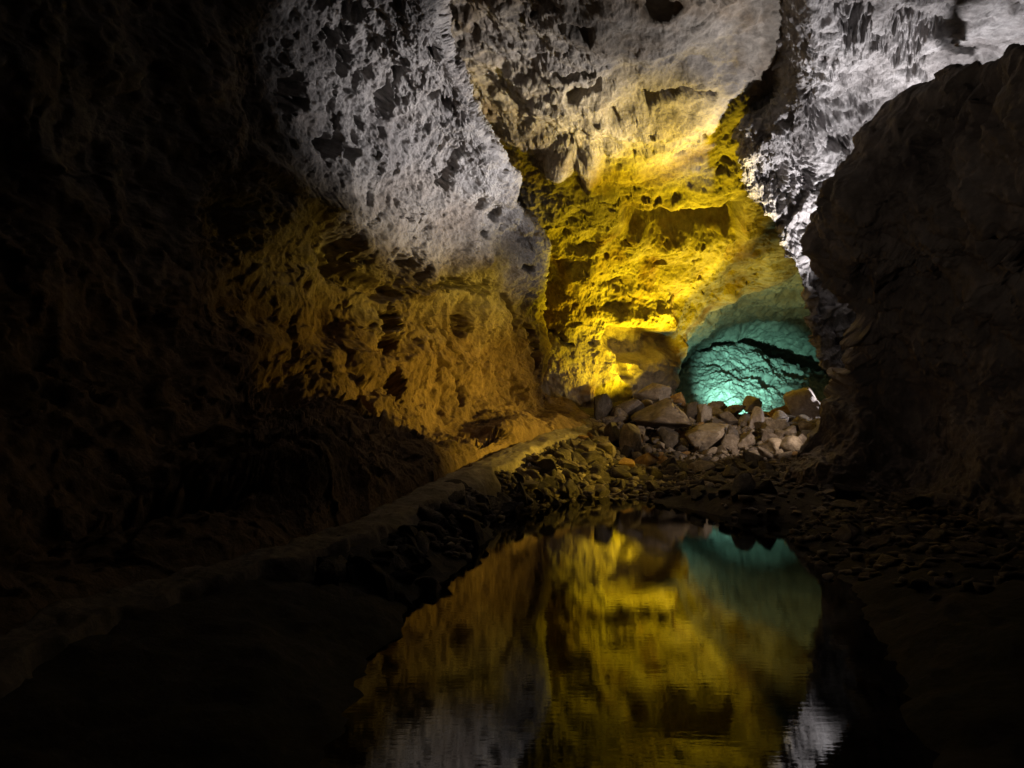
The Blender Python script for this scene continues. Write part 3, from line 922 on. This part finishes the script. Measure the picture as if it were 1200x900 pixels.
# medium rocks over the heap
n = 0
tries = 0
while n < 250 and tries < 9000:
    tries += 1
    px = random.uniform(678, 960)
    lo = np.interp(px, [678, 700, 735, 767, 800, 880, 925, 960], [535, 495, 482, 466, 484, 486, 490, 495])
    hi_ = np.interp(px, [678, 760, 870, 925, 960], [572, 582, 590, 560, 520])
    py = lo + (hi_ - lo) * random.random()
    c = hit_floor(px, py)
    r = random.choice((random.uniform(.08, .15), random.uniform(.13, .26))) * (1.2 if py < 530 else .9)
    if any(math.dist(c[:2], f[:2]) < .5 for f in FLOODS):
        continue
    if any((c[0] - a) ** 2 + ((c[1] - b) * .8) ** 2 < ((r + d) * .5) ** 2 for a, b, d in SPOTS):
        continue
    SPOTS.append((c[0], c[1], r))
    u = random.random()
    right = px > 850
    shore_shade = c[2] < .42  # shade near the waterline, put in as darker rock colour
    mt = ('rock_pale' if right and py < 515 and u < .3 else 'rock_rust' if u < .12 else 'rock_tan' if u < .42 else 'rock_brown' if u < .8 else 'rock_dark')  # pale only on the upper right, partly for the white lamplight there
    fl = random.random() < .4
    if shore_shade:
        mt = 'rock_dark'
    put('rock', mt, c[0], c[1], float(floor_z(c[0], c[1])) + r * .25, (r * random.uniform(.8, 1.4), r * random.uniform(.8, 1.3), r * (random.uniform(.45, .62) if fl else random.uniform(.75, 1.1))),
        'small %s%s rock in the rubble, %s' % ('flat ' if fl else '', TONE[mt], beside(px, py)), 'rock', 'small rocks of the rubble heap')
    n += 1

# stones stacked along the bank between path and pool
OUTW = cubic(np.array([at(*p) for p in OUTER]), 200, 0)
SHW = cubic(np.array([shore(*p) for p in [(705, 580), (650, 588), (600, 600), (566, 611), (540, 645), (500, 690), (462, 745), (430, 800)]]), 200, 0)
n = 0
while n < 280:
    f = random.random() ** 1.7
    i = int(f * 188)
    s = random.uniform(.22, 1.05)
    p = OUTW[i] * (1 - s) + SHW[min(199, int(i * 1.0))] * s
    if p[1] < 5.6:
        continue
    L = random.uniform(.08, .17) * (1.0 if p[1] < 8 else 1.35)
    z = max(float(floor_z(p[0], p[1])), -.02)
    mt = random.choice(['rock_brown', 'rock_dark', 'rock_dark', 'rock_dark'])
    put('bank_stone', mt, p[0], p[1], z + L * .12,
        (L * random.uniform(.9, 1.3), L * random.uniform(.3, .9), L * random.uniform(.45, .9)),
        '%s lava slab stacked %s the bank between path and pool' % (TONE[mt], 'at the far end of' if p[1] > 13 else 'halfway along' if p[1] > 9 else 'on the near part of'), 'stone', 'stones of the bank below the path',
        rot=(random.uniform(-.5, .5), random.uniform(-.1, .8), random.uniform(-1.6, .8)))
    n += 1

# stones on the dark shore under the buttress
n = 0
while n < 70:
    px, py = random.uniform(880, 1190), random.uniform(545, 665)
    if py > 590 + max(0, px - 900) * .5 and px < 1010:
        continue
    c = hit_floor(px, py)
    if c[2] < -.05:
        continue
    r = random.uniform(.06, .2)
    mt = random.choice(['rock_brown', 'rock_dark', 'rock_tan'])
    put('shore_stone', mt, c[0], c[1], float(floor_z(c[0], c[1])) + r * .15,
        (r * random.uniform(.9, 1.7), r, r * random.uniform(.35, .7)),
        '%s stone on the dark shore under the right buttress' % TONE[mt], 'stone', 'stones on the shore under the buttress')
    n += 1

# a few pale flat stones that still catch light on the dark banks
for px, py, w, lab in [(414, 692, 20, 'pale flat stone low on the dark left bank, nearest the viewer'), (460, 662, 16, 'pale sliver of stone on the dark left bank below the path'),
                       (1036, 613, 22, 'pale flat stone on the right shore under the buttress'), (972, 657, 20, 'pale thin slab at the right waterline')]:
    c = hit_floor(px, py) if py < 600 else np.array(at(px, py, min(10.0, 1.45 * 900 / (py - 470))))
    z_ = max(float(floor_z(c[0], c[1])), 0)
    r = w / 1800 * c[1]
    put('flat_stone', 'rock_pale', c[0], c[1], z_ + .02, (r, r * .8, r * .3), lab, 'stone', 'pale stones on the dark banks', rot=(random.uniform(-.2, .2), random.uniform(-.2, .2), random.uniform(0, 6)))

# fine rubble nobody could count
VS, FS, off = [], [], 0
bv, bf = ICO[1]
cnt = 0
for k in range(9000):
    zone = random.random()
    if zone < .5:
        px, py = random.uniform(676, 965), random.uniform(470, 590)
        lo = np.interp(px, [678, 700, 735, 767, 800, 880, 925, 960], [535, 495, 482, 466, 484, 486, 490, 495])
        if py < lo:
            continue
        Y = np.interp(py, [470, 495, 520, 550, 590], [19.2, 18, 16.6, 14.8, 12.6])
        x, y = (px - 600) / 900 * Y, Y + random.uniform(-.3, .3)
    elif zone < .8:
        i = random.randrange(0, 190)
        s = random.uniform(.0, 1.1)
        p = OUTW[i] * (1 - s) + SHW[i] * s
        x, y = p[0] + random.uniform(-.1, .1), p[1]
        if y < 7.5:
            continue
    else:
        x, y = random.uniform(3.0, 7.0), random.uniform(5.5, 14)
    z = float(floor_z(x, y))
    if z < -.06 or any(abs(x - f[0]) + abs(y - f[1]) < .8 for f in FLOODS):
        continue
    r = random.uniform(.025, .08)
    v = bv * (1 + rng.uniform(-.55, .35, (len(bv), 1)))
    v = v * (r * rng.uniform(.6, 1.5), r * rng.uniform(.6, 1.4), r * rng.uniform(.4, .9))
    VS.append(v + (x, y, z + r * .2))
    FS.append(bf + off)
    off += len(bv)
o = link_mesh('rubble', np.concatenate(VS), np.concatenate(FS), M['rock_brown'], smooth=False)
tag(o, 'loose lava gravel filling the gaps between the rocks', kind='stuff')
